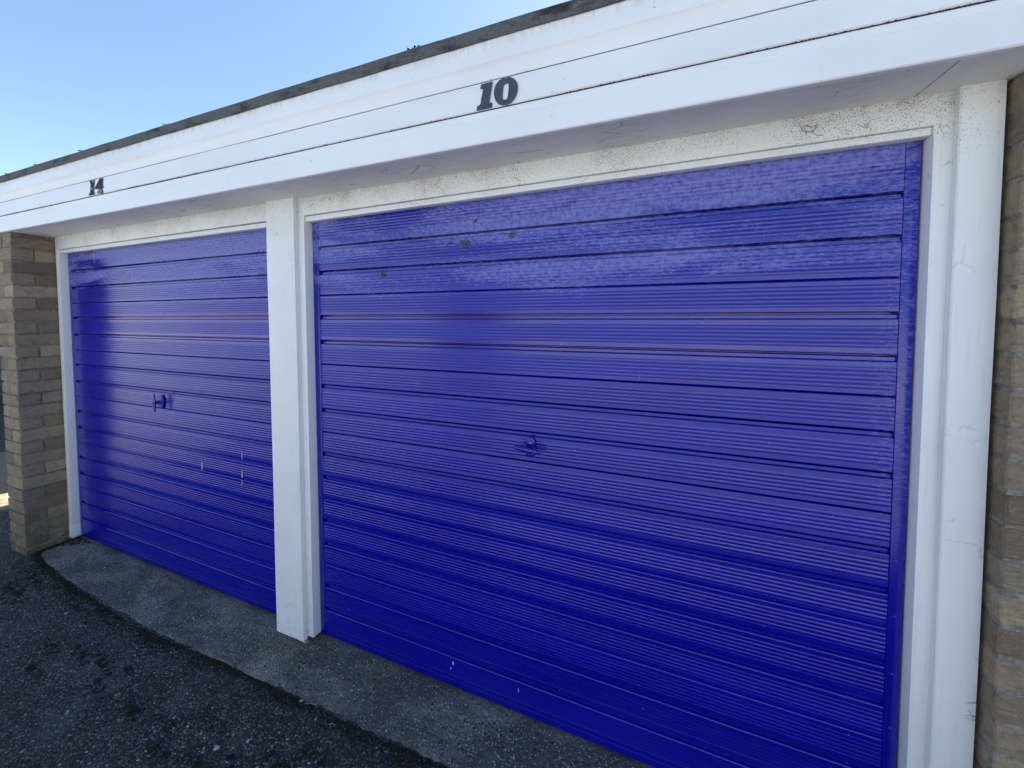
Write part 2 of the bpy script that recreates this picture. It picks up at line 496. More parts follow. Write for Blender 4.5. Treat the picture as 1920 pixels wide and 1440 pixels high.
# ------------------------------------------------------------------ ground
GZ = -0.026
def ground_z(x, y):
    z = GZ - 0.006*max(0.0, min(3.0, -0.3-y))
    if -4 < x < 4 and -3 < y < 2:
        z += 0.007*noise.noise(Vector((x*1.1, y*1.1, 0.3))) + 0.0026*noise.noise(Vector((x*9, y*9, 1.7))) + 0.0016*noise.noise(Vector((x*33, y*33, 5.1)))
    if y > -0.22 and -2.20 < x < 8: z = min(z, -0.055)
    return z
def axis(lo, hi, f0, f1, fine):
    a = []
    n = int(round((f1-f0)/fine))
    a = [f0 + (f1-f0)*i/n for i in range(n+1)]
    st = fine*3; x = f1
    while x < hi:
        x = min(hi, x+st); st *= 1.35; a.append(x)
    st = fine*3; x = f0
    while x > lo:
        x = max(lo, x-st); st *= 1.35; a.insert(0, x)
    return a
xs = axis(-300, 300, -3.2, 1.2, 0.016)
ys = axis(-300, 300, -1.05, -0.15, 0.014)
vs = [(x, y, ground_z(x, y)) for y in ys for x in xs]
nx = len(xs)
fs = [(j*nx+i, j*nx+i+1, (j+1)*nx+i+1, (j+1)*nx+i) for j in range(len(ys)-1) for i in range(nx-1)]
ground = tag(link('ground', mesh('ground', vs, fs, 180), 'asphalt'), 'dark worn tarmac forecourt in front of the garages', 'ground', kind='structure')

# pale concrete strip beyond the end of the garage block
path = box('path', -5.6, -3.40, -0.35, 1.9, -0.08, GZ+0.006, 'path', bev=0.004)
tag(path, 'pale sunlit concrete strip past the end brick pillar', 'path', kind='structure')

# unseen pale concrete behind the camera, added to bounce sunlight onto boards and doors
bounce_yard = box('bounce_yard', -60, 40, -60, -1.42, -0.09, GZ-0.004, 'bounce_yard')
tag(bounce_yard, 'unseen pale concrete added beyond the tarmac strip to bounce sunlight', 'bounce_yard', kind='structure')

# concrete apron under the doors
FRONT = [(-2.30, -0.190), (-2.24, -0.215), (-2.10, -0.238), (-1.858, -0.267), (-1.54, -0.292), (-0.985, -0.3235), (-0.605, -0.3095), (-0.293, -0.2836),
         (0.053, -0.2863), (0.283, -0.2768), (0.549, -0.2763), (0.881, -0.2608), (1.6, -0.262), (7.4, -0.27)]
def apron_z(x, y):
    z = -0.007 + 0.055*(y+0.02) if y < -0.02 else -0.007
    z += 0.0032*noise.noise(Vector((x*2.3, y*4, 8.0))) + 0.0016*noise.noise(Vector((x*21, y*21, 3.0)))
    return z
vs, fs = [], []
NX, NY = 520, 26
for i in range(NX+1):
    x = -2.262 + (2.9+2.262)*i/NX
    yf = lerp_table(FRONT, x) + 0.010*noise.noise(Vector((x*6, 0, 0))) + 0.011*noise.noise(Vector((x*27, 2, 0))) + 0.006*noise.noise(Vector((x*80, 2, 0)))
    for j in range(NY+1):
        t = j/NY
        y = 0.10 + (yf-0.10)*t
        z = apron_z(x, y)
        if t > 0.93: z -= 0.010*((t-0.93)/0.07)**2
        vs.append((x + (0.012*noise.noise(Vector((y*30, 4, 0))) if i == 0 else 0), y, z))
    vs.append((x, yf-0.004, -0.075))
S = NY+2
for i in range(NX):
    for j in range(NY+1):
        a = i*S+j
        fs.append((a, a+1, a+1+S, a+S))
fs.append(tuple(range(S)))
apron = tag(link('apron', mesh('apron', vs, fs, 60), 'concrete'), 'rough grey concrete apron along the foot of the garage doors', 'apron', kind='structure')

# ------------------------------------------------------------------ the garage block
TILT = -0.0048                                    # the eaves fall slightly to the right
def tilt(x, y, z): return TILT*x
XL, XR = -2.60, 7.5
block = tag(empty('garage_block', (0, 0, GZ)), 'brick garage block with white fascia, white door frames and dark felt roof edge', 'garage')
block.location = (0, 0, 0)

def board(name, z0, z1, y, parent, x0=XL, x1=XR, lip=None, ns=30, seed=0.0, face=None):
    prof = [(y+0.018, z0), (y+0.003, z0), (y, z0+0.003)]
    if face: prof += face
    prof += [(y, z1-0.003), (y+0.003, z1), (y+0.018, z1)]
    me = prism_x(name, prof, x0, x1, ns, tilt, 0.0022, 28, seed)
    return link(name, me, 'fascia', parent)
LOWF = [(-0.2814, 2.1305), (-0.2790, 2.1318), (-0.2790, 2.1330), (-0.2803, 2.1340)]
fascia = link('fascia', prism_x('fascia', [(-0.2745, 2.07), (-0.2745, 2.355), (-0.255, 2.355), (-0.255, 2.07)], XL+0.01, XR-0.01, 1, tilt), 'dark', block)
JX = -0.158
board('fascia_board', 2.0585, 2.1545, -0.2814, fascia, XL, JX-0.0006, seed=1.0, face=LOWF)
board('fascia_board', 2.0590, 2.1548, -0.2819, fascia, JX+0.0006, XR, seed=1.0, face=[(y-0.0005, z) for y, z in LOWF])
f2 = board('fascia_board', 2.1595, 2.2405, -0.2806, fascia, seed=4.0, face=[(-0.2806, 2.2315), (-0.2784, 2.2326), (-0.2784, 2.2336), (-0.2796, 2.2344)])
f3 = link('fascia_board', prism_x('fascia_board', [(-0.262, 2.2445), (-0.2755, 2.2440), (-0.2770, 2.2452), (-0.2774, 2.2500), (-0.2795, 2.2680), (-0.2848, 2.2880), (-0.2876, 2.2915), (-0.2878, 2.3590), (-0.285, 2.3620), (-0.262, 2.3620)], XL, XR, 30, tilt, 0.0022, 24, 8.0), 'fascia', fascia)
# perished sealant lying in the joint above the lower board
vs, fs = [], []
rg = random.Random(11)
for i in range(900):
    x = rg.uniform(XL+0.3, 2.3)
    if noise.noise(Vector((x*2.3, 5, 0))) < -0.12: continue
    clod(vs, fs, (x, -0.2785+rg.uniform(-.0012, .001), 2.1572+TILT*x+rg.uniform(-.0012, .0012)), rg.uniform(.0016, .0036), 0.6, rg)
link('joint_sealant', mesh('joint_sealant', vs, fs), 'dirt', fascia)['kind'] = 'stuff'

# roof with its felt edge
roof = box('roof', XL-0.01, XR+0.01, -0.248, 5.4, 2.366, 2.388, 'felt', block, zf=tilt)
prof = [(-0.2915, 2.3530), (-0.2935, 2.3540), (-0.2938, 2.366), (-0.2940, 2.382), (-0.2932, 2.3940), (-0.289, 2.3965), (-0.270, 2.3955), (-0.25, 2.3925), (-0.25, 2.3560), (-0.2895, 2.3545)]
link('felt_edge', prism_x('felt_edge', prof, XL-0.02, XR+0.02, 140, lambda x, y, z: TILT*x + 0.0018*noise.noise(Vector((x*7, y*3, z*2))), 0.002, 30, 3.0), 'felt', roof)
for i, (cx, s) in enumerate(((-1.812, 0.026), (-0.5725, 0.030), (0.7704, 0.024), (-2.20, 0.016), (-1.32, 0.012))):
    vs, fs = [], []
    rg = random.Random(20+i)
    for q in range(14):
        clod(vs, fs, (cx+rg.uniform(-s, s), -0.285+rg.uniform(-.012, .012), 2.3965+TILT*cx+rg.uniform(0, .003)), rg.uniform(.003, .006), 0.6, rg)
    link('moss_tuft', mesh('moss_tuft', vs, fs), 'moss', roof)['kind'] = 'stuff'

# soffit: two panels with an open joint, sagging a little towards the wall
SOF = [(-2.6, 2.0735), (-2.30, 2.0725), (-0.27, 2.070), (0.6, 2.066), (1.1, 2.0648), (1.5, 2.065), (2.17, 2.074), (7.5, 2.06)]
def soffit_panel(x0, x1, parent):
    vs, fs = [], []
    n = 24
    for i in range(n+1):
        x = x0+(x1-x0)*i/n
        zb = lerp_table(SOF, x); zf = 2.0655+TILT*x
        for (y, z) in ((-0.262, zf), (-0.03, zb), (-0.03, zb+0.009), (-0.262, zf+0.009)):
            vs.append((x, y, z + (0.0012*noise.noise(Vector((x*3, y*9, 0))) if z < 2.3 else 0)))
    for i in range(n):
        for j in range(4):
            a = i*4+j; b = i*4+(j+1) % 4
            fs.append((a, a+4, b+4, b))
    fs.append((0, 1, 2, 3)); fs.append((n*4+3, n*4+2, n*4+1, n*4))
    return link('soffit_panel', mesh('soffit_panel', vs, fs, 30), 'soffit', parent)
soffit = link('soffit', prism_x('soffit', [(-0.262, 2.10), (-0.262, 2.13), (0.0, 2.13), (0.0, 2.10)], XL+0.01, XR-0.01, 1, tilt), 'dark', block)
soffit_panel(XL+0.01, -0.551, soffit)
soffit_panel(-0.547, 2.092, soffit)
soffit_panel(2.096, XR-0.01, soffit)

# ---- bricks
CH, BL, BW, BH = 0.0785, 0.2286, 0.1095, 0.0690
def brick_variant(L, W, H, seed):
    rg = random.Random(seed)
    bm = bmesh.new()
    bmesh.ops.create_cube(bm, size=1.0)
    for v in bm.verts:
        v.co = Vector((v.co.x*L + rg.uniform(-.0022, .0022), v.co.y*W + rg.uniform(-.0022, .0022), v.co.z*H + rg.uniform(-.0022, .0022)))
    bmesh.ops.bevel(bm, geom=bm.edges[:], offset=0.0040, segments=1, affect='EDGES')
    for v in bm.verts:
        v.co += Vector((rg.uniform(-.0018, .0018), rg.uniform(-.0018, .0018), rg.uniform(-.0018, .0018)))
    me = bpy.data.meshes.new('brick')
    bm.to_mesh(me); bm.free()
    me.polygons.foreach_set('use_smooth', [False]*len(me.polygons))
    me.materials.append(M['brick'])
    return me
FULL = [brick_variant(BL, BW, BH, 100+i) for i in range(7)]
HALF = [brick_variant(BW, BW, BH, 200+i) for i in range(5)]
rb = random.Random(5)
def brick(me_list, x, y, z, rz, parent):
    o = bpy.data.objects.new('brick', rb.choice(me_list))
    COL.objects.link(o)
    o.parent = parent
    o.location = (x, y, z)
    o.rotation_euler = (rb.uniform(-.006, .006), rb.uniform(-.006, .006), rz + rb.choice((0, math.pi)) + rb.uniform(-.008, .008))
    return o
Z0 = 0.484 - 7*CH
PX0, PX1, PY0, PY1 = -2.5460, -2.3174, -0.2564, -0.0278
pillar = box('brick_pillar', PX0+0.0105, PX1-0.0105, PY0+0.0105, PY1+0.02, -0.06, 2.085, 'mortar', block)
for c in range(27):
    zc = Z0 + c*CH + CH/2
    if (c - 6) % 2 == 0:      # stretchers run back into the building
        for x in (PX0+BW/2, PX1-BW/2):
            brick(FULL, x, (PY0+PY1)/2, zc, math.pi/2, pillar)
    else:
        for y in (PY0+BW/2, PY1-BW/2):
            brick(FULL, (PX0+PX1)/2, y, zc, 0, pillar)
QX0, QY0 = 2.2570, -0.1170
pier = box('brick_pier', QX0+0.0030, QX0+0.93, QY0+0.0030, 0.09, -0.06, 2.078, 'mortar', block)
for c in range(27):
    zc = Z0 + c*CH + CH/2 + 0.012
    if zc+BH/2 > 2.072: continue
    if c % 2 == 0:
        x = QX0
        while x < QX0+0.85:
            brick(FULL, x+BL/2, QY0+BW/2, zc, 0, pier); x += BL+0.010
    else:
        brick(HALF, QX0+BW/2, QY0+BW/2, zc, 0, pier)
        x = QX0+BW+0.010
        while x < QX0+0.78:
            brick(FULL, x+BL/2, QY0+BW/2, zc, 0, pier); x += BL+0.010
# plain rear walls that close the block and carry its shadow
box('side_wall', PX0+0.002, PX1-0.03, 0.02, 5.2, -0.06, 2.355, 'wall', block)
box('side_wall', XR-0.25, XR-0.02, 0.10, 5.2, -0.06, 2.32, 'wall', block)
box('front_wall', QX0+0.94, XR-0.26, QY0+0.004, 0.09, -0.06, 2.05, 'wall', block)
box('back_wall', PX0+0.01, XR-0.03, 5.21, 5.33, -0.06, 2.32, 'wall', block)
box('party_wall', -0.20, -0.06, 0.12, 5.2, -0.06, 2.34, 'wall', block)
box('party_wall', 2.26, 2.40, 0.10, 5.2, -0.06, 2.34, 'wall', block)
box('front_lintel', -2.53, 3.15, 0.05, 0.12, 2.02, 2.34, 'dark', block)

# ---- timber frames
W = 2.134
def frame(x0, x1, hz, bz, hx0, hx1):
    f = empty('door_frame', (0, 0, 0), block)
    return f
# left garage
fl = empty('door_frame', (0, 0, 0), block)
XA0, XA1 = -2.261, -0.127
box('jamb', XA0-0.044, XA0, -0.045, 0.07, 0.098, 2.075, 'white', fl, 0.0018)
box('jamb', XA0-0.0445, XA0+0.0005, -0.0462, 0.07, 0.004, 0.096, 'white', fl, 0.0018)
box('jamb', XA1, XA1+0.05, -0.045, 0.07, 0.004, 2.075, 'white', fl, 0.0018)
box('head_board', XA0-0.0435, XA1+0.05, -0.0463, -0.016, 1.9880, 2.0745, 'white', fl, 0.0018)
box('head_bead', XA0+0.0005, XA1-0.0005, -0.0375, -0.003, 1.9615, 1.9845, 'white', fl, 0.002, zf=lambda x, y, z: -0.001*(x+1.2))
# right garage
fr = empty('door_frame', (0, 0, 0), block)
box('jamb', -0.05, 0.0, -0.045, 0.07, 0.0085, 2.075, 'white', fr, 0.0018)
box('jamb', W, W+0.05, -0.045, 0.07, -0.006, 2.078, 'white', fr, 0.0018)
box('head_board', -0.0495, W+0.048, -0.0463, -0.016, 1.9885, 2.0740, 'white', fr, 0.0018, zf=lambda x, y, z: 0.0035*x if z < 2.03 else 0)
box('head_bead', 0.0005, W-0.0005, -0.0375, -0.003, 1.9620, 1.9855, 'white', fr, 0.002, zf=lambda x, y, z: (0.0065 if z < 1.974 else 0.0045)*x)
# planted cover boards hiding the joints
def cover(x0, x1, z0, z1, seed):
    prof = [(x0, -0.0455), (x0, -0.0670), (x0+0.003, -0.0700), (x1-0.003, -0.0700), (x1-0.0008, -0.0690), (x1, -0.0668), (x1, -0.0455)]
    vs, fs = [], []
    n = 40; k = len(prof)
    for i in range(n+1):
        z = z0+(z1-z0)*i/n
        for (x, y) in prof:
            a = 0.0016*noise.noise(Vector((z*2.0+seed, x*4, 0)))
            vs.append((x+a, y+0.7*a, z - (0.006*noise.noise(Vector((x*30+seed, 0, 0))) if i == 0 else 0)))
    for i in range(n):
        for j in range(k):
            p, q = i*k+j, i*k+(j+1) % k
            fs.append((p, q, q+k, p+k))
    fs.append(tuple(range(k-1, -1, -1))); fs.append(tuple(n*k+j for j in range(k)))
    me = mesh('cover_board', vs, fs, 35)
    bm = bmesh.new(); bm.from_mesh(me); bmesh.ops.recalc_face_normals(bm, faces=bm.faces[:]); bm.to_mesh(me); bm.free()
    return link('cover_board', me, 'white_post', block)
cover(-0.2175, -0.0358, -0.006, 2.0735, 1.0)
cover(2.1690, 2.2485, -0.012, 2.0740, 9.0)

# ------------------------------------------------------------------ the up-and-over doors
CT = [1.853, 1.7405, 1.536, 1.4215, 1.2155, 1.1025, 0.895, 0.7835, 0.5765, 0.4635, 0.2575, 0.1445]
VJ = [1.628, 1.3095, 0.991, 0.6725, 0.353]
CHN = 0.0160
edges = sorted([(z, 'C') for z in CT] + [(z, 'V') for z in VJ], reverse=True)
SX0, SX1 = 0.0375, 2.0965
def slat_me(zt, zb, tt, tb):
    """pressed slat: rounded lips beside the deep channels, small chamfers at the V joints, five reeds across the middle"""
    pr = []
    if tt == 'C':
        pr += [(0.0125, zt+0.0008), (0.0060, zt+0.0002)] + [(0.0045-0.0045*math.sin(R(a)), zt-0.0045*(1-math.cos(R(a)))) for a in (0, 18, 36, 54, 72, 90)] + [(0.0, zt-0.0049), (0.0, zt-0.0056)]
    else:
        pr += [(0.0125, zt-0.0008)] + [(0.0040-0.0040*math.sin(R(a)), zt-0.0008-0.0040*(1-math.cos(R(a)))) for a in (0, 22, 45, 67, 90)] + [(0.0, zt-0.0052), (0.0, zt-0.0060)]
    c = (zt+zb)/2
    if zt-zb > 0.07:
        pr += [(0.0, c+0.0316), (0.0, c+0.0308)]
        for r in range(5):
            z1 = c + 0.030 - r*0.012
            for t in (0.0, 0.08, 0.22, 0.38, 0.5, 0.62, 0.78, 0.92, 1.0):
                pr.append((-0.0007*math.sin(math.pi*t) + (0.00022 if t in (0.0, 1.0) else 0.0), z1 - 0.0118*t - 0.0001))
    if zt-zb > 0.07:
        pr += [(0.0, c-0.0302), (0.0, c-0.0310)]
    if tb == 'C':
        pr += [(0.0, zb+0.0050), (0.0, zb+0.0036), (0.0004, zb+0.0018), (0.0016, zb+0.0006), (0.0034, zb), (0.0125, zb+0.0008)]
    else:
        pr += [(0.0, zb+0.0054), (0.0, zb+0.0042), (0.0012, zb+0.0026), (0.0042, zb+0.0012), (0.0125, zb+0.0012)]
    return prism_x('slat', pr, SX0, SX1, 26, None, 0.0010, 38, zt*7.3)
slats = []
zt, tt = 1.986, 'C'
for z, k in edges:
    slats.append(slat_me(zt, z, tt, k))
    zt, tt = (z-CHN, 'C') if k == 'C' else (z, 'V')
slats.append(slat_me(zt, 0.0330, tt, 'V'))
stile_me = [box_me('stile', 0.0018, 0.0362, -0.0010, 0.030, 0.004, 1.985, 0.0022, 3), box_me('stile', 2.0980, 2.1292, -0.0010, 0.030, 0.004, 1.985, 0.0022, 3)]
strip_me = [prism_x('channel_strip', [(0.0160, z-0.0050), (0.0112, z-0.0052), (0.0098, z-0.0064), (0.0098, z-CHN-0.003), (0.0160, z-CHN-0.003)], 0.0460, 2.0970, 12, None, 0.0006, 30, z) for z in CT]
back2_me = box_me('rear_sheet', 0.01, 2.125, 0.0310, 0.0340, 0.006, 1.980, 0.0)
rail_me = prism_x('bottom_rail', [(0.0012, 0.0322), (0.0, 0.0310), (0.0008, 0.0050), (0.0030, 0.0032), (0.028, 0.0032), (0.028, 0.0322)], SX0, SX1, 26, None, 0.0008, 30, 2.0)
bolt_me = None
def disc_me(name, r, d, n=14, dome=0.35):
    vs, fs = [], []
    for (rr, y) in ((r, 0), (r, -d*0.6), (r*0.8, -d*0.92), (r*dome, -d)):
        for j in range(n):
            t = 2*math.pi*j/n
            vs.append((rr*math.cos(t), y, rr*math.sin(t)))
    for i in range(3):
        for j in range(n):
            a, b = i*n+j, i*n+(j+1) % n
            fs.append((a, b, b+n, a+n))
    fs.append(tuple(3*n+j for j in range(n)))
    return mesh(name, vs, fs, 50)
rivet_me = disc_me('rivet', 0.0042, 0.0016, 8)

def handle(parent, cx, cz, turned):
    """T handle: oval escutcheon, flared neck and a leaf-shaped lever with a key disc"""
    h = empty('handle', (0, 0, 0), parent)
    # oval back plate, stepped
    vs, fs = [], []
    n = 28
    a, b = 0.0215, 0.0385
    def ov(t, k):
        c, s = math.cos(t), math.sin(t)
        return (k*a*math.copysign(abs(c)**0.75, c), k*b*math.copysign(abs(s)**0.82, s))
    rings = ((1.0, 0.0), (1.0, -0.006), (0.93, -0.0082), (0.80, -0.0086), (0.77, -0.0074), (0.62, -0.0078), (0.58, -0.0105), (0.36, -0.0120))
    for (k, y) in rings:
        for j in range(n):
            x, z = ov(2*math.pi*j/n, k)
            vs.append((cx+x, y-0.0026, cz+z))
    for i in range(len(rings)-1):
        for j in range(n):
            p, q = i*n+j, i*n+(j+1) % n
            fs.append((p, q, q+n, p+n))
    fs.append(tuple((len(rings)-1)*n+j for j in range(n)))
    link('escutcheon', mesh('escutcheon', vs, fs, 40), 'blue', h)
    # lever (built along x, then turned) with neck
    vs, fs = [], []
    n = 14
    st = [(-0.052, .0035, .0030), (-0.046, .0058, .0045), (-0.030, .0080, .0058), (-0.014, .0100, .0070), (0.0, .0112, .0078), (0.014, .0100, .0070), (0.030, .0080, .0058), (0.046, .0060, .0046), (0.052, .0036, .0030)]
    for (x, hz, hy) in st:
        for j in range(n):
            t = 2*math.pi*j/n
            vs.append((x, hy*math.sin(t), hz*math.cos(t)))
    k = len(st)
    for i in range(k-1):
        for j in range(n):
            p, q = i*n+j, i*n+(j+1) % n
            fs.append((p, q, q+n, p+n))
    fs.append(tuple(range(n-1, -1, -1))); fs.append(tuple((k-1)*n+j for j in range(n)))
    lv = link('lever', mesh('lever', vs, fs, 50), 'blue', h)
    lv.location = (cx, -0.044, cz)
    lv.rotation_euler = (0, R(88 if turned else 4), 0)
    vs, fs = [], []
    rings = ((0.0155, -0.011), (0.0120, -0.016), (0.0085, -0.025), (0.0078, -0.034), (0.0090, -0.041))
    for (r, y) in rings:
        for j in range(n):
            t = 2*math.pi*j/n
            vs.append((cx+r*math.cos(t), y, cz+r*math.sin(t)))
    for i in range(len(rings)-1):
        for j in range(n):
            p, q = i*n+j, i*n+(j+1) % n
            fs.append((p, q, q+n, p+n))
    fs.append(tuple((len(rings)-1)*n+j for j in range(n)))
    link('neck', mesh('neck', vs, fs, 50), 'blue', h)
    kd = link('key_disc', disc_me('key_disc', 0.0085, 0.004, 16, 0.7), 'blue', h)
    kd.location = (cx, -0.0502, cz)
    ks = box('keyhole', cx-0.0010, cx+0.0010, -0.0547, -0.0535, cz-0.004, cz+0.0035, 'dark', h)
    return h

def door(xo, label, hx, hz, turned):
    d = tag(empty('garage_door', (xo, 0, 0.0)), label, 'garage door', 'blue up-and-over garage doors')
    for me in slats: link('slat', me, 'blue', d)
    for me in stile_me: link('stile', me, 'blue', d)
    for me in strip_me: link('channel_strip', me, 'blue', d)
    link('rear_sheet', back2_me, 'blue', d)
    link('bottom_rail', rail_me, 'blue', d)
    for sx in (0.019, 2.1135):
        for i in range(13):
            link('rivet', rivet_me, 'blue', d, (sx, -0.0008, 0.075 + i*0.1585 - (0.004 if i % 2 else 0)))
    handle(d, hx, hz, turned)
    return d
d14 = door(XA0, 'blue slatted garage door below number 14, beside the end brick pillar', 1.036, 1.033, True)
d10 = door(0.0, 'blue slatted garage door below number 10, chalky and faded, with flare haze painted in, along its top slats', 1.0700, 1.0485, False)

def lump(name, parent, cx, cz, sx, sz, n, mat, seed, rmin=.002, rmax=.005, y=-0.001):
    rg = random.Random(seed)
    vs, fs = [], []
    for i in range(n):
        a = rg.random()*6.28; r = math.sqrt(rg.random())
        clod(vs, fs, (cx+sx*r*math.cos(a), y-rg.uniform(0, .0015), cz+sz*r*math.sin(a)), rg.uniform(rmin, rmax)*(1.15-0.6*r), 1.0, rg)
    vs = [(x, max(-0.0065, min(0.004, y_)), z) for x, y_, z in vs]
    return link(name, mesh(name, vs, fs), mat, parent)
for i, (x, z, sx, sz, n) in enumerate(((0.8008, 1.8103, .022, .016, 60), (0.4041, 1.7084, .014, .012, 34), (0.9919, 1.8290, .020, .010, 30), (0.8474, 1.8942, .008, .006, 10), (0.3874, 1.7255, .006, .004, 7), (0.735, 1.817, .008, .006, 8))):
    lump('lichen_patch', d10, x, z, sx, sz, n, 'lichen', 40+i)['kind'] = 'stuff'
# runs of white paint splashed on the door
def drip(parent, pts, w0, seed):
    rg = random.Random(seed)
    out = []
    L = [(x + rg.uniform(-.3, .3)*w0, z) for x, z in pts]
    left = [(x - w0*rg.uniform(.5, 1.1)*wf, z) for (x, z), wf in zip(L, [0.4]+[1]*(len(L)-2)+[0.3])]
    right = [(x + w0*rg.uniform(.5, 1.1)*wf, z) for (x, z), wf in zip(L, [0.4]+[1]*(len(L)-2)+[0.3])]
    me = extrude_poly('paint_drip', left + right[::-1], 0.0012, None, -0.0022)
    return link('paint_drip', me, 'drip', parent)
drip(d14, [(1.392, .722), (1.391, .708), (1.392, .695), (1.390, .680), (1.390, .672)], .0042, 1)
drip(d14, [(1.732, .826), (1.732, .812), (1.731, .795), (1.731, .782)], .0018, 2)
drip(d14, [(1.728, .722), (1.727, .706), (1.726, .692), (1.726, .683)], .0042, 3)
drip(d14, [(1.725, .670), (1.725, .655), (1.724, .640)], .0028, 4)
drip(d14, [(0.342, 1.953), (0.344, 1.93), (0.346, 1.905), (0.347, 1.885)], .0022, 5)
drip(d10, [(0.733, .113), (0.734, .1045), (0.735, .098)], .0045, 6)
drip(d10, [(0.724, .085), (0.724, .080), (0.725, .076)], .003, 7)
drip(d10, [(1.02, .105), (1.022, .096), (1.022, .088)], .002, 8)

# ------------------------------------------------------------------ house numbers
ONE = [(0.9959, 2.1524), (0.9973, 2.1657), (1.0058, 2.1671), (1.0093, 2.1713), (1.0115, 2.185), (1.0178, 2.2095), (1.0158, 2.2130), (1.0081, 2.2151), (1.0117, 2.2278), (1.0488, 2.2274), (1.0384, 2.1708), (1.0418, 2.1665), (1.0479, 2.1658), (1.0458, 2.1523)]
ZO = [(1.0662, 2.1591), (1.0581, 2.1716), (1.0534, 2.1871), (1.0542, 2.2027), (1.0596, 2.2159), (1.0704, 2.2255), (1.0825, 2.2294), (1.0894, 2.2296), (1.0917, 2.2249), (1.0937, 2.2288), (1.1043, 2.228), (1.1154, 2.2225), (1.1244, 2.2122), (1.129, 2.2005), (1.1293, 2.1875), (1.1257, 2.1741), (1.1179, 2.1616), (1.1074, 2.153), (1.0942, 2.1503), (1.0796, 2.1521)]
ZI = [(1.081, 2.1716), (1.081, 2.186), (1.0837, 2.207), (1.0877, 2.2121), (1.093, 2.2133), (1.0996, 2.2112), (1.1016, 2.2078), (1.1003, 2.1891), (1.0976, 2.1706), (1.093, 2.1656), (1.0857, 2.1661)]
O4 = [(-1.2648, 2.1677), (-1.2627, 2.1751), (-1.2506, 2.1782), (-1.2421, 2.2242), (-1.2489, 2.2311), (-1.2466, 2.2399), (-1.2043, 2.2388), (-1.218, 2.1818), (-1.2113, 2.1749), (-1.2107, 2.1643)]
F4 = [(-1.2083, 2.1927), (-1.2049, 2.1983), (-1.1598, 2.2374), (-1.1525, 2.2394), (-1.1258, 2.2373), (-1.1343, 2.2028), (-1.1262, 2.1988), (-1.1298, 2.1888), (-1.14, 2.1857), (-1.1433, 2.1801), (-1.1323, 2.1758), (-1.1323, 2.1587), (-1.1886, 2.1692), (-1.1851, 2.1763), (-1.1718, 2.1806), (-1.1697, 2.1879), (-1.1882, 2.1902)]
F4I = [(-1.1811, 2.2058), (-1.1642, 2.2186), (-1.1682, 2.2056)]
P1 = [(-1.2405, 2.2078), (-1.2225, 2.2042), (-1.2255, 2.1898), (-1.2430, 2.1952)]
P2 = [(-1.2275, 2.2387), (-1.2097, 2.2377), (-1.2125, 2.2279), (-1.221, 2.2305)]
P3 = [(-1.1695, 2.186), (-1.1567, 2.188), (-1.1415, 2.1798), (-1.1371, 2.1653), (-1.1847, 2.1706), (-1.1827, 2.1761)]
FY = -0.2826
n10 = tag(empty('house_number', (1.06, FY, 2.15)), 'dark slate grey house number 10 fixed to the white fascia', 'house number', 'garage numbers on the fascia')
n14 = tag(empty('house_number', (-1.19, FY, 2.16)), 'flaking navy house number 14 fixed to the white fascia', 'house number', 'garage numbers on the fascia')
def rel(L, o):
    dx, dz_ = (-0.0018, 0.0019) if o is n10 else (-0.0090, 0.0021)
    return [(x+dx-o.location.x, z+dz_-o.location.z) for x, z in L]
link('digit', extrude_poly('digit', rel(ONE, n10), 0.0020), 'slate', n10)
dz = link('digit', extrude_poly('digit', rel(ZO, n10), 0.0020, rel(ZI, n10)), 'slate', n10)
sc_ = link('screw', disc_me('screw', 0.0022, 0.001, 10), 'dark', dz); sc_.location = (1.0868-1.06, -0.0021, 2.1619-2.15)
a1 = link('digit', extrude_poly('digit', rel(O4, n14), 0.0011), 'navy_num', n14)
a4 = link('digit', extrude_poly('digit', rel([(x+0.004, z) for x, z in F4], n14), 0.0011, rel([(x+0.004, z) for x, z in F4I], n14)), 'navy_num', n14)
for P, par in ((P1, a1), (P2, a1), (P3, a4)):
    link('flaked_patch', extrude_poly('flaked_patch', rel([(x+(0.004 if P is P3 else 0), z) for x, z in P], n14), 0.0006, None, -0.0009), 'flake', par)
s4 = link('screw', disc_me('screw', 0.0026, 0.001, 10), 'dark', a4); s4.location = (-1.165+1.19, -0.0016, 2.1766-2.16)

# ------------------------------------------------------------------ small things on the ground
def ring_lump(name, loc, r, flat, seed, mat):
    rg = random.Random(seed)
    bm = bmesh.new()
    bmesh.ops.create_icosphere(bm, subdivisions=1, radius=r)
    for v in bm.verts:
        v.co *= rg.uniform(.7, 1.2)
        v.co.z *= flat
        v.co.x *= 1.35
    me = bpy.data.meshes.new(name); bm.to_mesh(me); bm.free()
    o = link(name, me, mat)
    o.location = loc; o.rotation_euler = (0, 0, rg.random()*6)
    return o
stones = [(0.0635, -0.5454, .0085, 'largest white stone chip lying on the dark tarmac'), (0.1418, -0.482, .0062, 'white stone chip on the tarmac just right of the largest one'),
          (0.1888, -0.2850, .0062, 'white stone chip in the dirt at the apron edge'), (0.2582, -0.5367, .0068, 'white stone chip at the bottom edge of the tarmac'), (-1.36, -0.42, .006, 'pale stone chip by the mossy patch near the pillar')]
for i, (x, y, r, lb) in enumerate(stones):
    o = ring_lump('stone_chip', (x, y, ground_z(x, y)+r*0.3), r, 0.55, 60+i, 'stone')
    tag(o, lb, 'stone', 'pale stone chips on the ground')
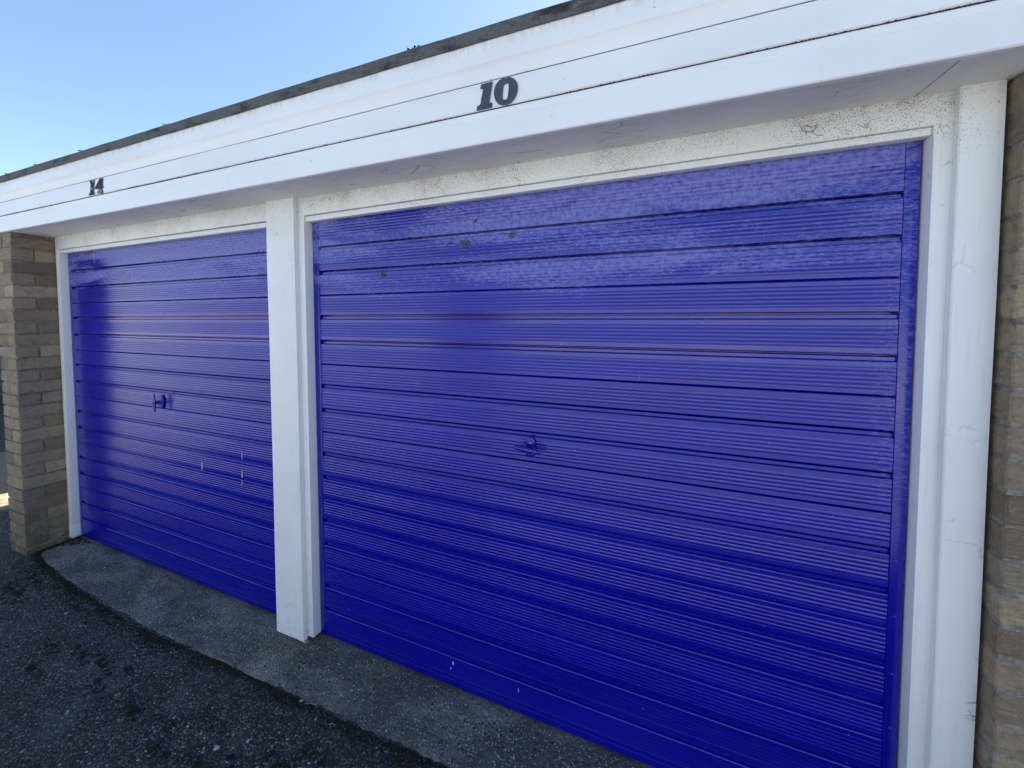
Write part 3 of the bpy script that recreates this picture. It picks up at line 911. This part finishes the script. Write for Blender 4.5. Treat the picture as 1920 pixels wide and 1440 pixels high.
for i, (a, b, lb) in enumerate((((-0.332, -0.290), (-0.216, -0.2950), 'dry straw stem at the apron edge, longest one'), ((0.215, -0.2905), (0.272, -0.284), 'dry straw stem at the apron edge beside a white stone'), ((0.372, -0.317), (0.395, -0.3165), 'short dry straw bit on the tarmac'))):
    P = []
    for q in range(7):
        t = q/6
        x = a[0]+(b[0]-a[0])*t; y = a[1]+(b[1]-a[1])*t + 0.006*math.sin(t*2.6)
        P.append((x, y, max(ground_z(x, y), -0.026)+0.004+0.004*math.sin(t*3)))
    tag(link('straw_stem', tube('straw_stem', P, 0.0016, 5, 0.6), 'stem'), lb, 'straw', 'dry straw stems')

# loose grit pressed into the tarmac
rg = random.Random(3)
vs, fs = [], []
for i in range(19000):
    x = rg.uniform(-2.7, 0.95); y = rg.uniform(-0.95, -0.24)
    if y > lerp_table(FRONT, x)-0.012 and x > -2.28: continue
    if PX0-.02 < x < PX1+.02 and y > PY0-.01: continue
    r = 0.0012 + 0.0032*rg.random()**2.2
    clod(vs, fs, (x, y, ground_z(x, y)+r*0.05), r, 0.55, rg)
tag(link('grit', mesh('grit', vs, fs), 'grit'), 'fine grey grit pressed into the worn tarmac', 'grit', kind='stuff')
# worn aggregate standing out of the apron
vs, fs = [], []
for i in range(15000):
    x = rg.uniform(-2.24, 1.5); y = rg.uniform(-0.30, -0.012)
    if y < lerp_table(FRONT, x)+0.006 or (-0.235 < x < 0.01 and y > -0.085): continue
    r = 0.0014 + 0.0038*rg.random()**2.0
    clod(vs, fs, (x, y, apron_z(x, y)-r*0.02), r, 0.42, rg)
tag(link('apron_aggregate', mesh('apron_aggregate', vs, fs), 'agg'), 'small worn stones showing through the concrete apron', 'gravel', kind='stuff')
# dark moss and dirt along the joint between tarmac and apron, and in patches on the tarmac
vs, fs = [], []
x = -2.29
while x < 1.0:
    wdt = 0.018 + 0.030*max(0.0, noise.noise(Vector((x*3.1, 9, 0)))+0.25)
    for q in range(int(5+6*noise.noise(Vector((x*4.7, 3, 0))))):
        y = lerp_table(FRONT, x) - 0.002 - abs(rg.gauss(0, 1))*wdt
        r = rg.uniform(.0022, .0065)
        clod(vs, fs, (x+rg.uniform(-.01, .01), y, ground_z(x, y)+r*0.15), r, 0.7, rg)
    x += 0.0042
PATCH = [(-1.98, -.3425, .14, .035), (-1.608, -.33, .10, .030), (-1.88, -.463, .13, .04), (-1.128, -.574, .07, .02), (-.9366, -.5333, .07, .02), (-.81, -.509, .06, .016), (-1.035, -.66, .09, .014),
         (-.6476, -.596, .07, .022), (-.3755, -.593, .07, .020), (-.2278, -.5586, .05, .014), (-.0425, -.4917, .05, .012), (-.645, -.484, .04, .010), (-.70, -.53, .05, .010), (-.1267, -.63, .07, .020), (.0719, -.602, .06, .018), (.2078, -.56, .06, .02), (-1.45, -.36, .10, .02), (.30, -.49, .05, .016), (.42, -.43, .05, .018)]
for (cx, cy, sx, sy) in PATCH:
    for q in range(int(210000*sx*sy)+150):
        a, b = rg.gauss(0, .75), rg.gauss(0, .75)
        px_, py_ = cx+a*sx, cy+b*sy - 0.12*a*sx
        if noise.noise(Vector((px_*30, py_*30, 0))) + 0.6*noise.noise(Vector((px_*75, py_*75, 4))) < 0.02: continue
        r = rg.uniform(.0018, .0056)
        clod(vs, fs, (px_, py_, ground_z(px_, py_)+r*0.1), r, 0.6, rg)
for q in range(900):          # dirt washed into the corner beside the pillar
    x, y = rg.uniform(-2.312, -2.05), rg.uniform(-0.24, -0.01)
    t = (x+2.312)/0.26
    if y < -0.16 + 0.16*t and x > -2.25: continue
    r = rg.uniform(.002, .0065)
    z = apron_z(x, y) if x > -2.262 else -0.020
    clod(vs, fs, (x, y, z+r*0.2), r, 0.7, rg)
tag(link('moss', mesh('moss', vs, fs), 'moss'), 'dark moss and dirt in the joint beside the concrete apron', 'moss', kind='stuff')
# lighter crumbs of concrete along the door foot
vs, fs = [], []
for q in range(1300):
    x = rg.uniform(-2.2, 1.5); y = -0.004 - abs(rg.gauss(0, .012))
    if -0.23 < x < 0.0: y -= 0.06
    r = rg.uniform(.0014, .0038)
    clod(vs, fs, (x, y, apron_z(x, y)+r*0.1), r, 0.6, rg)
tag(link('crumbs', mesh('crumbs', vs, fs), 'grit'), 'loose crumbs of grit along the foot of the garage doors', 'grit', kind='stuff')
# broken bit of mortar at the foot of the centre post
tag(ring_lump('mortar_lump', (-0.030, -0.062, -0.010), 0.012, 0.9, 77, 'mortar'), 'broken buff mortar lump at the foot of the white centre post', 'rubble')

# cobweb and dry tendrils on the white timber
wy = -0.0478
web = [[(1.868, 2.028), (1.862, 2.037), (1.866, 2.043), (1.874, 2.043), (1.884, 2.036), (1.892, 2.038), (1.893, 2.030), (1.888, 2.024), (1.880, 2.024), (1.873, 2.027), (1.868, 2.028)], [(1.884, 2.026), (1.890, 2.018), (1.898, 2.012), (1.910, 2.010)], [(1.893, 2.038), (1.898, 2.042), (1.899, 2.036), (1.893, 2.030)]]
wb = tag(empty('cobweb', (1.868, wy, 2.028)), 'curled cobweb thread on the white head board above the right door', 'cobweb')
for L in web:
    link('thread', tube('thread', [(x-1.868, 0, z-2.028) for x, z in L], 0.0008, 4), 'web', wb)
cr = tag(empty('tendril', (2.250, -0.0712, 0.55)), 'dry dark tendrils clinging to the edge of the right white board', 'creeper')
rg = random.Random(8)
for (z0, n, L) in ((0.545, 4, .022), (0.575, 2, .024), (0.52, 3, .014), (0.70, 1, .012)):
    for i in range(n):
        P = [Vector((2.248, -0.0712, z0+rg.uniform(-.02, .02)))]
        d = R(rg.uniform(140, 215))
        for q in range(8):
            d += rg.uniform(-.5, .5)
            P.append(P[-1] + Vector((math.cos(d), 0, math.sin(d)))*L/8)
        link('strand', tube('strand', [(p.x-2.250, 0, p.z-0.55) for p in P], 0.00036, 4, 0.5), 'tendril', cr)

# ------------------------------------------------------------------ neighbouring and facing blocks (shade, bounce light, reflections)
def simple_block(x0, x1, yf, face, h, doormat, label, ndoor, depth=5.0):
    """face=-1: front looks towards -Y; +1: towards +Y"""
    b = tag(empty('garage_block', (x0, yf, GZ)), label, 'garage')
    L = x1-x0
    s = -face
    def bx(name, a, c, y0, y1, z0, z1, mat, par=b, bev=0.0):
        lo, hi = sorted((y0*s, y1*s))
        return box(name, a, c, lo, hi, z0, z1, mat, par, bev)
    bx('wall', 0.02, L-0.02, 0.12, depth, -0.05, h-0.05, 'wall')
    bx('roof', -0.05, L+0.05, -0.22, depth+0.05, h-0.06, h, 'felt')
    bx('fascia', -0.03, L+0.03, -0.20, -0.17, h-0.38, h-0.065, 'fascia')
    bx('soffit', 0.0, L, -0.165, 0.11, h-0.36, h-0.345, 'soffit')
    step = L/ndoor
    for i in range(ndoor+1):
        cx = min(max(i*step, 0.12), L-0.12)
        bx('brick_pillar', cx-0.115, cx+0.115, -0.15, 0.115, -0.05, h-0.365, 'wall')
    for i in range(ndoor):
        a, c = i*step+0.30, (i+1)*step-0.30
        if i == 0: a = 0.36
        if i == ndoor-1: c = L-0.36
        d = empty('garage_door', (0, 0, 0), b)
        bx('stile', a, a+0.06, 0.04, 0.07, 0.03, h-0.44, doormat, d)
        bx('stile', c-0.06, c, 0.04, 0.07, 0.03, h-0.44, doormat, d)
        for q in range(12):
            zz = 0.03 + q*(h-0.47)/12
            bx('slat', a+0.065, c-0.065, 0.045, 0.07, zz+0.006, zz+(h-0.47)/12-0.006, doormat, d, 0.004)
        bx('frame', a-0.18, a-0.005, 0.0, 0.08, 0.0, h-0.37, 'fascia', d)
        bx('frame', c+0.005, c+0.18, 0.0, 0.08, 0.0, h-0.37, 'fascia', d)
    return b
simple_block(-16.0, -3.05, 1.95, -1, 2.42, 'navy', 'neighbouring garage block with dark navy doors, set back beyond the brick pillar', 5)
simple_block(-34.0, -6.0, -11.0, 1, 2.45, 'cream', 'long sunlit garage block with cream doors facing across the forecourt', 10)
simple_block(-3.6, 9.0, -11.0, 1, 2.45, 'cream', 'shorter sunlit garage block with cream doors opposite the right door', 5)
